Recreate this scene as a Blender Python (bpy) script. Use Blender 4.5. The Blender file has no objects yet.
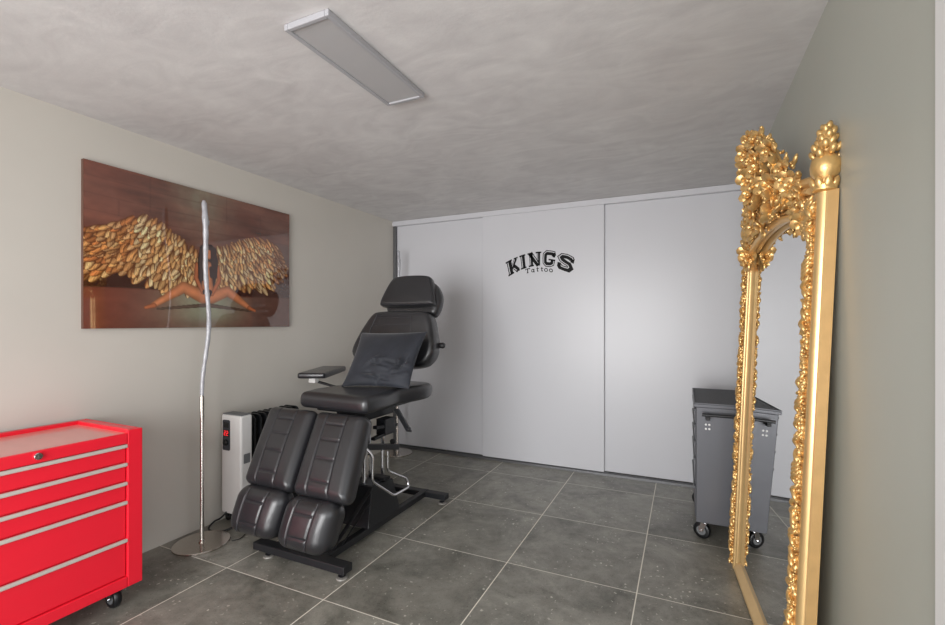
import bpy, math, random
import numpy as np
from mathutils import Vector as V, Matrix
random.seed(7); rng = np.random.default_rng(5)
scene = bpy.context.scene
COL = scene.collection
PI = math.pi

# ------------------------------------------------------------------ helpers
def lin(c):
    return tuple(((x/12.92) if x <= .04045 else ((x+.055)/1.055)**2.4) for x in c)
def hexc(r, g, b): return lin((r/255, g/255, b/255))

ORG = {}
class MB:
    def __init__(s): s.v = []; s.f = []; s.m = []
    def add(s, vs, fs, mi=0):
        o = len(s.v); s.v += [tuple(p) for p in vs]
        s.f += [tuple(i+o for i in f) for f in fs]; s.m += [mi]*len(fs)
    def box(s, a, b, mi=0):
        x0, y0, z0 = a; x1, y1, z1 = b
        s.add([(x0,y0,z0),(x1,y0,z0),(x1,y1,z0),(x0,y1,z0),(x0,y0,z1),(x1,y0,z1),(x1,y1,z1),(x0,y1,z1)],
              [(0,3,2,1),(4,5,6,7),(0,1,5,4),(1,2,6,5),(2,3,7,6),(3,0,4,7)], mi)
    def bar(s, p0, p1, w, h, up=(0,0,1), mi=0):
        p0, p1 = V(p0), V(p1); d = (p1-p0).normalized(); r = d.cross(V(up)).normalized(); u = r.cross(d)
        c = []
        for p in (p0, p1):
            for a, b in ((-1,-1),(1,-1),(1,1),(-1,1)): c.append(p + r*a*w/2 + u*b*h/2)
        s.add(c, [(0,1,2,3),(7,6,5,4),(0,4,5,1),(1,5,6,2),(2,6,7,3),(3,7,4,0)], mi)
    def tube(s, path, r, seg=10, mi=0, cap=True):
        path = [V(p) for p in path]; n = len(path)
        rs = r if isinstance(r, (list, tuple)) else [r]*n
        vs = []; fs = []; prev = None
        for i, p in enumerate(path):
            d = (path[min(i+1,n-1)] - path[max(i-1,0)]).normalized()
            if prev is None:
                a = V((0,0,1)) if abs(d.z) < .9 else V((1,0,0))
                u = d.cross(a).normalized()
            else: u = (prev - d*prev.dot(d)).normalized()
            prev = u; w = d.cross(u)
            for k in range(seg):
                t = 2*PI*k/seg; vs.append(p + (u*math.cos(t) + w*math.sin(t))*rs[i])
        for i in range(n-1):
            for k in range(seg):
                k2 = (k+1) % seg
                fs.append((i*seg+k, i*seg+k2, (i+1)*seg+k2, (i+1)*seg+k))
        if cap:
            fs.append(tuple(reversed(range(seg)))); fs.append(tuple((n-1)*seg+k for k in range(seg)))
        s.add(vs, fs, mi)
    def cyl(s, p0, p1, r, seg=20, mi=0): s.tube([p0, p1], r, seg, mi)
    def lathe(s, prof, c, axis=(0,0,1), seg=24, mi=0):
        c = V(c); ax = V(axis).normalized(); a = V((1,0,0)) if abs(ax.x) < .9 else V((0,1,0))
        u = ax.cross(a).normalized(); w = ax.cross(u); vs = []; fs = []; n = len(prof)
        for r, h in prof:
            for k in range(seg):
                t = 2*PI*k/seg; vs.append(c + ax*h + (u*math.cos(t)+w*math.sin(t))*max(r,1e-4))
        for i in range(n-1):
            for k in range(seg):
                k2 = (k+1) % seg; fs.append((i*seg+k, i*seg+k2, (i+1)*seg+k2, (i+1)*seg+k))
        fs.append(tuple(reversed(range(seg)))); fs.append(tuple((n-1)*seg+k for k in range(seg)))
        s.add(vs, fs, mi)
    def ell(s, c, ax, seg=8, rings=5, mi=0):
        c = V(c); A, B, Cc = [V(a) for a in ax]; vs = [c+Cc]; fs = []
        for i in range(1, rings):
            ph = PI*i/rings
            for k in range(seg):
                t = 2*PI*k/seg
                vs.append(c + Cc*math.cos(ph) + (A*math.cos(t)+B*math.sin(t))*math.sin(ph))
        vs.append(c-Cc); last = len(vs)-1
        for k in range(seg): fs.append((0, 1+k, 1+(k+1)%seg))
        for i in range(rings-2):
            for k in range(seg):
                a = 1+i*seg+k; b = 1+i*seg+(k+1)%seg; fs.append((a, a+seg, b+seg, b))
        o = 1+(rings-2)*seg
        for k in range(seg): fs.append((o+k, last, o+(k+1)%seg))
        s.add(vs, fs, mi)
    def prism(s, poly, fn, d0, d1, mi=0):
        """poly of (a,b); fn(a,b,d) -> world"""
        n = len(poly)
        vs = [fn(a,b,d0) for a,b in poly] + [fn(a,b,d1) for a,b in poly]
        fs = [tuple(range(n)), tuple(reversed(range(n,2*n)))]
        for i in range(n): fs.append((i, n+i, n+(i+1)%n, (i+1)%n))
        s.add(vs, fs, mi)
    def build(s, name, mats, parent=None, smooth=None, bevel=0, loc=None, seg=2, flip=True):
        o = V(ORG[parent.name]) if parent is not None else V(loc or (0,0,0))
        me = bpy.data.meshes.new(name)
        me.from_pydata([tuple(V(p)-o) for p in s.v], [], s.f)
        if not isinstance(mats, (list, tuple)): mats = [mats]
        for m in mats: me.materials.append(m)
        me.polygons.foreach_set('material_index', s.m)
        if flip:
            import bmesh
            bm = bmesh.new(); bm.from_mesh(me); bmesh.ops.recalc_face_normals(bm, faces=bm.faces); bm.to_mesh(me); bm.free()
        if smooth is not None:
            me.polygons.foreach_set('use_smooth', [True]*len(me.polygons))
            if smooth < 180: me.set_sharp_from_angle(angle=math.radians(smooth))
        me.update()
        ob = bpy.data.objects.new(name, me); COL.objects.link(ob)
        ORG[ob.name] = tuple(o)
        if parent is not None: ob.parent = parent
        else: ob.location = o
        if bevel:
            b = ob.modifiers.new('bevel', 'BEVEL'); b.width = bevel; b.segments = seg; b.limit_method = 'ANGLE'
            b.angle_limit = math.radians(40)
        return ob

def thing(name, label, cat, loc=(0,0,0), group=None):
    o = bpy.data.objects.new(name, None); COL.objects.link(o); o.location = loc
    o.empty_display_size = .1
    o['label'] = label; o['category'] = cat
    if group: o['group'] = group
    ORG[o.name] = tuple(loc); return o
def struct(o, label=None):
    o['kind'] = 'structure'
    if label: o['label'] = label
    return o

# ------------------------------------------------------------------ materials
def mat(name, col, rough=.5, metal=0, noise=0, nscale=20, bump=0, bscale=200, coat=0, spec=.5, sheen=0):
    m = bpy.data.materials.new(name); m.use_nodes = True; nt = m.node_tree; n = nt.nodes; L = nt.links
    b = n['Principled BSDF']; b.inputs['Base Color'].default_value = (*col, 1)
    b.inputs['Roughness'].default_value = rough; b.inputs['Metallic'].default_value = metal
    b.inputs['Specular IOR Level'].default_value = spec
    if coat: b.inputs['Coat Weight'].default_value = coat; b.inputs['Coat Roughness'].default_value = .08
    if sheen: b.inputs['Sheen Weight'].default_value = sheen; b.inputs['Sheen Roughness'].default_value = .4
    tc = n.new('ShaderNodeTexCoord')
    if noise:
        nz = n.new('ShaderNodeTexNoise'); nz.inputs['Scale'].default_value = nscale; nz.inputs['Detail'].default_value = 5
        L.new(tc.outputs['Object'], nz.inputs['Vector'])
        mr = n.new('ShaderNodeMapRange'); mr.inputs['To Min'].default_value = 1-noise; mr.inputs['To Max'].default_value = 1+noise
        mr.inputs['From Min'].default_value = .25; mr.inputs['From Max'].default_value = .75
        L.new(nz.outputs['Fac'], mr.inputs['Value'])
        mx = n.new('ShaderNodeMix'); mx.data_type = 'RGBA'; mx.blend_type = 'MULTIPLY'; mx.inputs['Factor'].default_value = 1
        mx.inputs[6].default_value = (*col, 1); L.new(mr.outputs['Result'], mx.inputs[7]); L.new(mx.outputs[2], b.inputs['Base Color'])
    if bump:
        nb = n.new('ShaderNodeTexNoise'); nb.inputs['Scale'].default_value = bscale; nb.inputs['Detail'].default_value = 3
        L.new(tc.outputs['Object'], nb.inputs['Vector'])
        bp = n.new('ShaderNodeBump'); bp.inputs['Strength'].default_value = bump; bp.inputs['Distance'].default_value = .003
        L.new(nb.outputs['Fac'], bp.inputs['Height']); L.new(bp.outputs['Normal'], b.inputs['Normal'])
    return m

M = dict(
 wall_shaded = mat('shaded_wall_paint', hexc(178,180,170), .38, noise=.02, nscale=3, bump=.03, bscale=300, spec=.4),  # wall paint with the right wall's shade mixed into the colour
 wall = mat('wall_paint', hexc(208,203,194), .38, noise=.02, nscale=3, bump=.03, bscale=300, spec=.4),
 trim = mat('white_lacquer', hexc(226,226,224), .3),
 door = mat('satin_white_panel', hexc(208,208,212), .31, noise=.01, nscale=2, spec=.42),
 jambgrey = mat('grey_aluminium', hexc(120,120,122), .4, .6),
 black_dec = mat('black_vinyl', hexc(16,15,16), .55, spec=.2),
 red = mat('red_enamel', hexc(242,30,52), .32, noise=.02, nscale=6, coat=.15),
 red_in = mat('lit_red_tray_floor', hexc(236,160,152), .28, noise=.03, coat=.4),  # pink tone holds the bright reflection on the red tray
 alu = mat('brushed_aluminium', hexc(212,205,196), .38, .25, noise=.03),
 chrome = mat('chrome', hexc(225,225,228), .12, 1),
 nickel = mat('brushed_nickel', hexc(205,198,190), .22, 1, noise=.04, nscale=60),
 rubber = mat('black_rubber', hexc(28,28,30), .55, noise=.05),
 tire = mat('wheel_rubber', hexc(24,25,27), .35, noise=.1),
 leather = mat('black_leather', hexc(38,38,41), .33, noise=.08, nscale=9, bump=.25, bscale=420, spec=.7, coat=.25),
 stitch = mat('leather_seam', hexc(52,51,56), .4, spec=.6),
 velvet = mat('black_velvet', hexc(36,39,47), .7, noise=.35, nscale=9, bump=.3, bscale=60, sheen=.35),
 steel_blk = mat('black_painted_steel', hexc(30,31,34), .38, noise=.06),
 steel_gry = mat('dark_grey_plate', hexc(75,76,80), .4, .3, noise=.05),
 white_pl = mat('white_plastic', hexc(222,220,217), .35, noise=.01),
 grey_pl = mat('dark_grey_plastic', hexc(52,54,60), .4),
 grey_lt = mat('mid_grey_plastic', hexc(110,112,114), .45),
 radblack = mat('black_enamel', hexc(22,23,25), .25),
 cart = mat('anthracite_steel', hexc(92,93,98), .38, .25, noise=.03, nscale=5),
 cart_mat = mat('ribbed_rubber', hexc(70,71,74), .5, noise=.15, nscale=90),
 gold = mat('gilded_plaster', hexc(226,186,122), .33, .66, noise=.18, nscale=35, bump=.3, bscale=90),
 gold_s = mat('gilded_moulding', hexc(230,194,136), .3, .6, noise=.06, nscale=12),
 gold_side = mat('gilded_side', hexc(208,168,112), .42, .4, noise=.08, nscale=20),
 glass = mat('mirror_silver', (.86,.87,.87), .015, 1),
 frame_grey = mat('light_frame', hexc(176,176,180), .35),
 lampgrey = mat('light_diffuser', hexc(186,185,186), .45, noise=.01),
 foot_clear = mat('pale_foot_disc', hexc(140,136,130), .4),
 added_paving = mat('added_brick_paving', hexc(128,112,104), .8, noise=.2, nscale=15),
 art_side = mat('print_edge', hexc(96,62,48), .3),
)
def emis(name, col, st):
    m = bpy.data.materials.new(name); m.use_nodes = True; b = m.node_tree.nodes['Principled BSDF']
    b.inputs['Base Color'].default_value = (*col,1); b.inputs['Emission Color'].default_value = (*col,1)
    b.inputs['Emission Strength'].default_value = st; return m
M['led'] = emis('red_led_digits', hexc(255,40,50), 2.0)

def acrylic_mat():
    m = mat('clear_white_acrylic', hexc(196,196,202), .1, 0, noise=.2, nscale=30, bump=.6, bscale=45, coat=.5)
    b = m.node_tree.nodes['Principled BSDF']; b.inputs['Transmission Weight'].default_value = .3
    return m
M['acrylic'] = acrylic_mat()

def ceiling_mat():
    m = bpy.data.materials.new('brushed_plaster'); m.use_nodes = True; nt = m.node_tree; n = nt.nodes; L = nt.links
    b = n['Principled BSDF']; b.inputs['Roughness'].default_value = .75; b.inputs['Specular IOR Level'].default_value = .2
    tc = n.new('ShaderNodeTexCoord')
    a = n.new('ShaderNodeTexNoise'); a.inputs['Scale'].default_value = 2.2; a.inputs['Detail'].default_value = 6; a.inputs['Roughness'].default_value = .62; a.inputs['Distortion'].default_value = 1.1
    L.new(tc.outputs['Object'], a.inputs['Vector'])
    mp = n.new('ShaderNodeMapping'); mp.inputs['Scale'].default_value = (1.0, 2.2, 1); mp.inputs['Rotation'].default_value = (0,0,.5)
    L.new(tc.outputs['Object'], mp.inputs['Vector'])
    c = n.new('ShaderNodeTexNoise'); c.inputs['Scale'].default_value = 2.6; c.inputs['Detail'].default_value = 6; c.inputs['Distortion'].default_value = 2.2
    L.new(mp.outputs['Vector'], c.inputs['Vector'])
    mx = n.new('ShaderNodeMix'); mx.data_type = 'FLOAT'; mx.inputs[0].default_value = .5
    L.new(a.outputs['Fac'], mx.inputs[2]); L.new(c.outputs['Fac'], mx.inputs[3])
    r = n.new('ShaderNodeValToRGB'); e = r.color_ramp.elements
    e[0].position = .33; e[0].color = (*hexc(206,203,203),1); e[1].position = .66; e[1].color = (*hexc(228,226,225),1)
    L.new(mx.outputs[0], r.inputs['Fac']); L.new(r.outputs['Color'], b.inputs['Base Color'])
    f = n.new('ShaderNodeTexNoise'); f.inputs['Scale'].default_value = 90; f.inputs['Detail'].default_value = 4
    L.new(tc.outputs['Object'], f.inputs['Vector'])
    ad = n.new('ShaderNodeMath'); ad.operation = 'MULTIPLY_ADD'; ad.inputs[1].default_value = .25
    L.new(f.outputs['Fac'], ad.inputs[0]); L.new(mx.outputs[0], ad.inputs[2])
    bp = n.new('ShaderNodeBump'); bp.inputs['Strength'].default_value = .2; bp.inputs['Distance'].default_value = .008
    L.new(ad.outputs[0], bp.inputs['Height']); L.new(bp.outputs['Normal'], b.inputs['Normal'])
    return m
M['ceil'] = ceiling_mat()

TILE, TX, TY = .6657, -2.872, 1.625
def floor_mat():
    m = bpy.data.materials.new('dark_stone_tiles'); m.use_nodes = True; nt = m.node_tree; n = nt.nodes; L = nt.links
    b = n['Principled BSDF']; b.inputs['Specular IOR Level'].default_value = .5
    tc = n.new('ShaderNodeTexCoord'); sx = n.new('ShaderNodeSeparateXYZ'); L.new(tc.outputs['Object'], sx.inputs[0])
    def mth(op, a, bv=None, cv=None):
        k = n.new('ShaderNodeMath'); k.operation = op
        for i, x in enumerate((a, bv, cv)):
            if x is None: continue
            if isinstance(x, (int, float)): k.inputs[i].default_value = x
            else: L.new(x, k.inputs[i])
        return k.outputs[0]
    def axis(o, off):
        u = mth('DIVIDE', mth('SUBTRACT', o, off), TILE)
        fr = mth('FRACT', u); d = mth('MINIMUM', fr, mth('SUBTRACT', 1, fr))
        return mth('FLOOR', u), d
    ix, dx = axis(sx.outputs['X'], TX); iy, dy = axis(sx.outputs['Y'], TY)
    def line(d, w): 
        k = n.new('ShaderNodeMapRange'); k.inputs['From Min'].default_value = w*.6; k.inputs['From Max'].default_value = w*1.3
        k.inputs['To Min'].default_value = 1; k.inputs['To Max'].default_value = 0; L.new(d, k.inputs['Value']); return k.outputs[0]
    grout = mth('MAXIMUM', line(dx, .0042), line(dy, .0034))
    cb = n.new('ShaderNodeCombineXYZ'); L.new(ix, cb.inputs[0]); L.new(iy, cb.inputs[1])
    wn = n.new('ShaderNodeTexWhiteNoise'); wn.noise_dimensions = '2D'; L.new(cb.outputs[0], wn.inputs['Vector'])
    sc = n.new('ShaderNodeVectorMath'); sc.operation = 'MULTIPLY_ADD'; sc.inputs[1].default_value = (7,7,7)
    L.new(wn.outputs['Color'], sc.inputs[0]); L.new(tc.outputs['Object'], sc.inputs[2])
    def nz(s, det, dist=0, r=.5):
        k = n.new('ShaderNodeTexNoise'); k.inputs['Scale'].default_value = s; k.inputs['Detail'].default_value = det
        k.inputs['Distortion'].default_value = dist; k.inputs['Roughness'].default_value = r
        L.new(sc.outputs[0], k.inputs['Vector']); return k.outputs['Fac']
    big = nz(3.2, 8, .6, .68); fine = nz(150, 3, 0, .6)
    ramp = n.new('ShaderNodeValToRGB'); e = ramp.color_ramp.elements
    e[0].position = .36; e[0].color = (*hexc(92,91,83),1); e[1].position = .66; e[1].color = (*hexc(160,157,147),1)
    L.new(mth('ADD', mth('MULTIPLY', big, .62), mth('ADD', mth('MULTIPLY', nz(16, 6, .3, .65), .26), mth('MULTIPLY', fine, .12))), ramp.inputs['Fac'])
    # pale fossil specks
    vo = n.new('ShaderNodeTexVoronoi'); vo.voronoi_dimensions = '2D'; vo.inputs['Scale'].default_value = 34; vo.inputs['Randomness'].default_value = 1
    wv = n.new('ShaderNodeTexNoise'); wv.inputs['Scale'].default_value = 40; L.new(sc.outputs[0], wv.inputs['Vector'])
    wa = n.new('ShaderNodeVectorMath'); wa.operation = 'MULTIPLY_ADD'; wa.inputs[1].default_value = (.035,.035,.0)
    L.new(wv.outputs['Color'], wa.inputs[0]); L.new(sc.outputs[0], wa.inputs[2]); L.new(wa.outputs[0], vo.inputs['Vector'])
    sep = n.new('ShaderNodeSeparateColor'); L.new(vo.outputs['Color'], sep.inputs[0])
    thr = mth('MULTIPLY', mth('POWER', sep.outputs[0], 3), .22)
    sp = n.new('ShaderNodeMapRange'); sp.inputs['From Min'].default_value = .02; sp.inputs['From Max'].default_value = -.06
    sp.inputs['To Min'].default_value = 0; sp.inputs['To Max'].default_value = 1
    L.new(mth('SUBTRACT', vo.outputs['Distance'], thr), sp.inputs['Value'])
    clus = n.new('ShaderNodeMapRange'); clus.inputs['From Min'].default_value = .42; clus.inputs['From Max'].default_value = .62
    L.new(nz(4.5, 3), clus.inputs['Value'])
    spk = mth('MULTIPLY', mth('MULTIPLY', sp.outputs[0], clus.outputs[0]), .75)
    m1 = n.new('ShaderNodeMix'); m1.data_type = 'RGBA'; L.new(spk, m1.inputs['Factor']); L.new(ramp.outputs['Color'], m1.inputs[6]); m1.inputs[7].default_value = (*hexc(222,218,206),1)
    tv = n.new('ShaderNodeMapRange'); tv.inputs['To Min'].default_value = .9; tv.inputs['To Max'].default_value = 1.1; L.new(wn.outputs['Value'], tv.inputs['Value'])
    m2 = n.new('ShaderNodeMix'); m2.data_type = 'RGBA'; m2.blend_type = 'MULTIPLY'; m2.inputs['Factor'].default_value = 1
    L.new(m1.outputs[2], m2.inputs[6]); L.new(tv.outputs[0], m2.inputs[7])
    m3 = n.new('ShaderNodeMix'); m3.data_type = 'RGBA'; L.new(grout, m3.inputs['Factor']); L.new(m2.outputs[2], m3.inputs[6]); m3.inputs[7].default_value = (*hexc(236,231,218),1)
    L.new(m3.outputs[2], b.inputs['Base Color'])
    rr = n.new('ShaderNodeMapRange'); rr.inputs['To Min'].default_value = .2; rr.inputs['To Max'].default_value = .42; L.new(fine, rr.inputs['Value'])
    L.new(mth('MAXIMUM', rr.outputs[0], mth('MULTIPLY', grout, .7)), b.inputs['Roughness'])
    bp = n.new('ShaderNodeBump'); bp.inputs['Strength'].default_value = .25; bp.inputs['Distance'].default_value = .004
    L.new(mth('SUBTRACT', mth('MULTIPLY', fine, .5), grout), bp.inputs['Height']); L.new(bp.outputs['Normal'], b.inputs['Normal'])
    return m
M['floor'] = floor_mat()

# ------------------------------------------------------------------ room shell
XL, XR, YB, YR, H = -2.778, .428, 3.941, -1.5, 2.353
T = .12
def shell(name, a, b, m, label=None):
    k = MB(); k.box(a, b); return struct(k.build(name, m), label)
shell('floor', (XL-T,YR-T,-.1), (XR+T,YB+T+.3,0), M['floor'], 'dark grey stone tile floor with pale grout lines')
shell('ceiling', (XL-T,YR-T,H), (XR+T,YB+T+.3,H+.1), M['ceil'], 'grey brushed plaster ceiling')
shell('wall_left', (XL-T,YR-T,0), (XL,YB+T+.3,H), M['wall'], 'beige grey painted wall carrying the large winged print')
k = MB(); k.box((XL,YB+.115,0), (XR,YB+.115+T,H)); struct(k.build('wall_back', M['wall']))
# right wall with a glazed doorway next to the camera
OY0, OY1, OZ = -.95, 1.04, 2.12
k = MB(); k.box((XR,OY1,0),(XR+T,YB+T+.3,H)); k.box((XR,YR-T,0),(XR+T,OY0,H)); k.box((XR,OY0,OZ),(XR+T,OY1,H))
struct(k.build('wall_right', M['wall_shaded']), 'wall behind the gold mirror, toned grey green to carry its shade')
k = MB()
k.box((XR-.012,OY1-.002,0),(XR+T,OY1+.062,OZ+.07)); k.box((XR-.012,OY0-.07,0),(XR+T,OY0+.002,OZ+.07)); k.box((XR-.012,OY0-.002,OZ),(XR+T,OY1+.002,OZ+.07))
struct(k.build('door_4', M['trim'], bevel=.006), 'white door frame at the right edge of the photo')
# rear wall with wide doorway to the added paving (behind the camera)
RX0, RX1, RZ = -2.3, .1, 2.15
k = MB(); k.box((XL,YR-T,0),(RX0,YR,H)); k.box((RX1,YR-T,0),(XR,YR,H)); k.box((RX0,YR-T,RZ),(RX1,YR,H))
struct(k.build('wall_rear', M['wall']))
k = MB(); k.box((RX0-.05,YR-T-.01,0),(RX0+.03,YR+.012,RZ+.05)); k.box((RX1-.03,YR-T-.01,0),(RX1+.05,YR+.012,RZ+.05)); k.box((RX0-.05,YR-T-.01,RZ-.03),(RX1+.05,YR+.012,RZ+.05))
struct(k.build('door_5', M['trim'], bevel=.005))
k = MB(); k.box((-9,-9,-.16),(9,YR-T,-.06)); k.box((XR+T,YR-T,-.16),(9,6,-.06))  # unseen paving, added for its reddish reflection in the chair pads
struct(k.build('ground', M['added_paving']), 'added brick paving outside, unseen, for warm reflections')

# sliding doors along the back
def panel(name, x0, x1, y, label):
    k = MB(); k.box((x0, y, .028), (x1, y+.022, H-.045)); 
    o = k.build(name, M['door'], loc=((x0+x1)/2, y, 0), bevel=.003); struct(o, label); return o
YF, YK = YB-.006, YB+.026
d1 = panel('door_1', XL+.03, -1.72, YK, 'left white sliding panel behind the tattoo chair')
d2 = panel('door_2', -1.752, -.622, YF, 'middle white sliding panel with black lettering')
d3 = panel('door_3', -.66, XR-.004, YK, 'right white sliding panel behind the dark trolley')
k = MB(); k.box((XL, YB-.02, H-.05), (XR, YB+.1, H-.002)); k.box((XL, YB+.052, H-.09), (XR, YB+.1, H-.05))
struct(k.build('trim_1', M['door'], bevel=.002), 'white top track of the sliding doors')
k = MB(); k.box((XL, YB-.012, 0), (XR, YB+.06, .012)); k.box((XL,YB-.012,.012),(XR,YB-.007,.02)); k.box((XL,YB+.019,.012),(XR,YB+.024,.022))
struct(k.build('trim_2', M['jambgrey']), 'grey bottom track of the sliding doors')
k = MB(); k.box((XL, YB-.004, 0), (XL+.028, YB+.06, H-.05)); struct(k.build('trim_3', M['jambgrey']))

# lettering on the middle panel -------------------------------------------------
def ribbon(mb, pts, w0, w1, fn):
    """strip between offsets w0..w1 to the left of the polyline"""
    P = [V((a,b)) for a,b in pts]; n = len(P); Lf = []; Rt = []
    closed = (P[0]-P[-1]).length < 1e-6
    for i in range(n):
        a = P[i-1] if i > 0 else (P[-2] if closed else None); c = P[i+1] if i < n-1 else (P[1] if closed else None)
        d0 = (P[i]-a).normalized() if a is not None else None; d1 = (c-P[i]).normalized() if c is not None else None
        if d0 is None: d0 = d1
        if d1 is None: d1 = d0
        t = (d0+d1); t = t.normalized() if t.length > 1e-6 else d1
        nn = V((-t.y, t.x)); kk = 1/max(.5, nn.dot(V((-d1.y, d1.x))))
        Lf.append(P[i]+nn*w1*kk); Rt.append(P[i]+nn*w0*kk)
    for i in range(n-1):
        q = [Rt[i], Rt[i+1], Lf[i+1], Lf[i]]
        # subdivide so that the arch stays smooth
        vs = [fn(p.x, p.y) for p in q]; mb.add(vs, [(0,1,2,3)])
def arc(cx, cy, rx, ry, a0, a1, n=14):
    return [(cx+rx*math.cos(math.radians(a0+(a1-a0)*i/n)), cy+ry*math.sin(math.radians(a0+(a1-a0)*i/n))) for i in range(n+1)]
YD = YF-.0008
LCX = -1.19
def warp(x, y):
    # arch: letters stay upright and follow the curve; x in metres from the centre, y in 0..1 letter height
    top = 1.938-.82*x*x; base = 1.812-.9*x*x
    return (LCX + x*(1+.10*(y-.5)), YD, base+(top-base)*y)
letters = MB()
def both(x0, pts, w=.052):
    f = lambda a, b: warp(x0+a*SX, b/.126)
    ribbon(letters, pts, -w/2, w*.16, f); ribbon(letters, pts, w*.32, w/2, f)
def slab(x0, a, b, y, w=.013):
    f = lambda p, q: warp(x0+p*SX, q/.126)
    m_ = (a+b)/2
    ribbon(letters, [(a,y),(m_,y),(b,y)], -w/2, w/2, f)
hL = .126; SX = .84
def st(x, a=0, b=hL, n=3): return [(x, a+(b-a)*i/n) for i in range(n+1)]
x = -.302                                     # K
both(x, st(.024)); slab(x, -.012, .058, .007); slab(x, -.012, .058, hL-.007)
both(x, [(.05,.052),(.075,.085),(.1,hL-.01)], .03); both(x, [(.112,.006),(.085,.036),(.056,.066)], .042); slab(x, .08, .128, .007); slab(x, .078, .122, hL-.007)
SX = .75; x = -.175; both(x, st(.026)); slab(x, -.012, .062, .007); slab(x, -.012, .062, hL-.007)       # I
SX = .86; x = -.095; both(x, st(.02), .038); both(x, st(.1), .034); both(x, [(.012,hL-.004),(.045,.072),(.1,.004)], .046)   # N
slab(x, -.012, .048, .007); slab(x, -.016, .036, hL-.007); slab(x, .07, .13, hL-.007)
SX = .9; x = .03                                      # G
both(x, [(.112,.092),(.104,.114),(.08,.116),(.04,.116),(.022,.1),(.02,.063),(.022,.028),(.04,.012),(.08,.012),(.102,.024),(.106,.054)][::-1], .042)
slab(x, .06, .128, .056); slab(x, .1, .124, .1, .04)
SX = 1.25; x = .168                                      # S
both(x, [(.014,.03),(.024,.014),(.05,.012),(.082,.016),(.094,.036),(.08,.056),(.05,.064),(.026,.076),(.016,.094),(.03,.112),(.06,.116),(.088,.11),(.096,.098)], .04)
slab(x, 0, .026, .034, .03); slab(x, .086, .11, .094, .03)
o = letters.build('lettering', M['black_dec'], parent=d2, flip=False); o['label'] = 'arched black word KINGS in slab serif capitals'
tat = MB()
ft = lambda a, b: (LCX + a*.98, YD, 1.738 + b*1.1 + .022*(1-(a/.16)**2))
def rb(pts, w): ribbon(tat, pts, -w/2, w/2, ft)
cx0 = -.135
rb([(cx0,.036),(cx0+.042,.036)], .007); rb([(cx0+.021,.036),(cx0+.021,0)], .009); rb([(cx0+.012,.002),(cx0+.03,.002)], .005); rb([(cx0,.036),(cx0,.027)], .005); rb([(cx0+.042,.036),(cx0+.042,.027)], .005)
cx0 = -.078; rb(arc(cx0+.012,.012,.011,.011,0,360), .006); rb([(cx0+.025,.025),(cx0+.025,0),(cx0+.032,0)], .008)
for cx0 in (-.03, .012): rb([(cx0+.01,.034),(cx0+.01,.004),(cx0+.02,.002)], .008); rb([(cx0,.024),(cx0+.024,.024)], .005)
for cx0 in (.062, .108): rb(arc(cx0,.012,.015,.012,0,360), .007)
o = tat.build('lettering', M['black_dec'], parent=d2, flip=False); o['label'] = 'small black word Tattoo below the arch'

# ------------------------------------------------------------------ ceiling light
cl = thing('ceiling_light', 'slim rectangular grey ceiling panel light with white frame, switched off', 'light', (-1.148,1.433,H))
x0, x1, y0, y1 = -1.288, -1.085, 1.167, 1.783; zb = 2.33
k = MB(); w = .017
k.box((x0,y0,zb),(x0+w,y1,H-.001)); k.box((x1-w,y0,zb),(x1,y1,H-.001)); k.box((x0+w,y0,zb),(x1-w,y0+w,H-.001)); k.box((x0+w,y1-w,zb),(x1-w,y1,H-.001))
k.build('frame', M['frame_grey'], cl, bevel=.003)
k = MB(); k.box((x0+w+.0005,y0+w+.0005,zb+.006),(x1-w-.0005,y1-w-.0005,H-.002)); k.build('diffuser', M['lampgrey'], cl)

# ------------------------------------------------------------------ wall print (painted onto a fine grid)
def hsrgb(r,g,b): return np.array([r,g,b])/255.
W_, H_ = 330, 218
uu, vv = np.meshgrid((np.arange(W_))/(W_-1), (np.arange(H_))/(H_-1))
def fbm(u, v, s, seed, oct=4):
    r = np.random.default_rng(seed); out = np.zeros_like(u); amp = 1; tot = 0
    for o_ in range(oct):
        g = r.random((64,64)); x_ = (u*s) % 63; y_ = (v*s) % 63
        xi = x_.astype(int); yi = y_.astype(int); fx = x_-xi; fy = y_-yi; fx = fx*fx*(3-2*fx); fy = fy*fy*(3-2*fy)
        xi1 = (xi+1) % 64; yi1 = (yi+1) % 64
        out += amp*((g[yi,xi]*(1-fx)+g[yi,xi1]*fx)*(1-fy)+(g[yi1,xi]*(1-fx)+g[yi1,xi1]*fx)*fy)
        tot += amp; amp *= .5; s *= 2
    return out/tot
img = np.zeros((H_,W_,3))
def mixm(mask, col):
    global img
    img = img*(1-mask[...,None]) + np.asarray(col)*mask[...,None]
def sm(a, b, x):
    t = np.clip((x-a)/(b-a), 0, 1); return t*t*(3-2*t)
n1 = fbm(uu, vv*6, 5, 1); n2 = fbm(uu*3, vv, 9, 2); n3 = fbm(uu, vv, 4, 3)
base = hsrgb(104,60,46)[None,None]*(.72+.5*n1[...,None])
base = base*(1-.0*vv[...,None])
img = base.copy()
mixm(sm(.3,.62,n3)*.3, hsrgb(150,112,96)); 
mixm(np.exp(-((uu-.47)/.13)**2)*sm(.5,.0,vv)*.55*(.5+n2), hsrgb(138,142,120))       # greenish reflected sheen, painted into the print
mixm(sm(.3,0,uu)*.35, hsrgb(140,66,46))
for yy in (.085, .19, .29):                                       # plank joints
    mixm(np.exp(-((vv-yy-.01*np.sin(uu*5))/.004)**2)*.22*(.4+n2), hsrgb(62,36,28))
for xx, a, b in ((.24,0,.24),(.6,.0,.2),(.8,.08,.24),(.12,.2,.3)): mixm(np.exp(-((uu-xx)/.003)**2)*((vv>a)&(vv<b))*.25, hsrgb(70,42,34))
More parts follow.
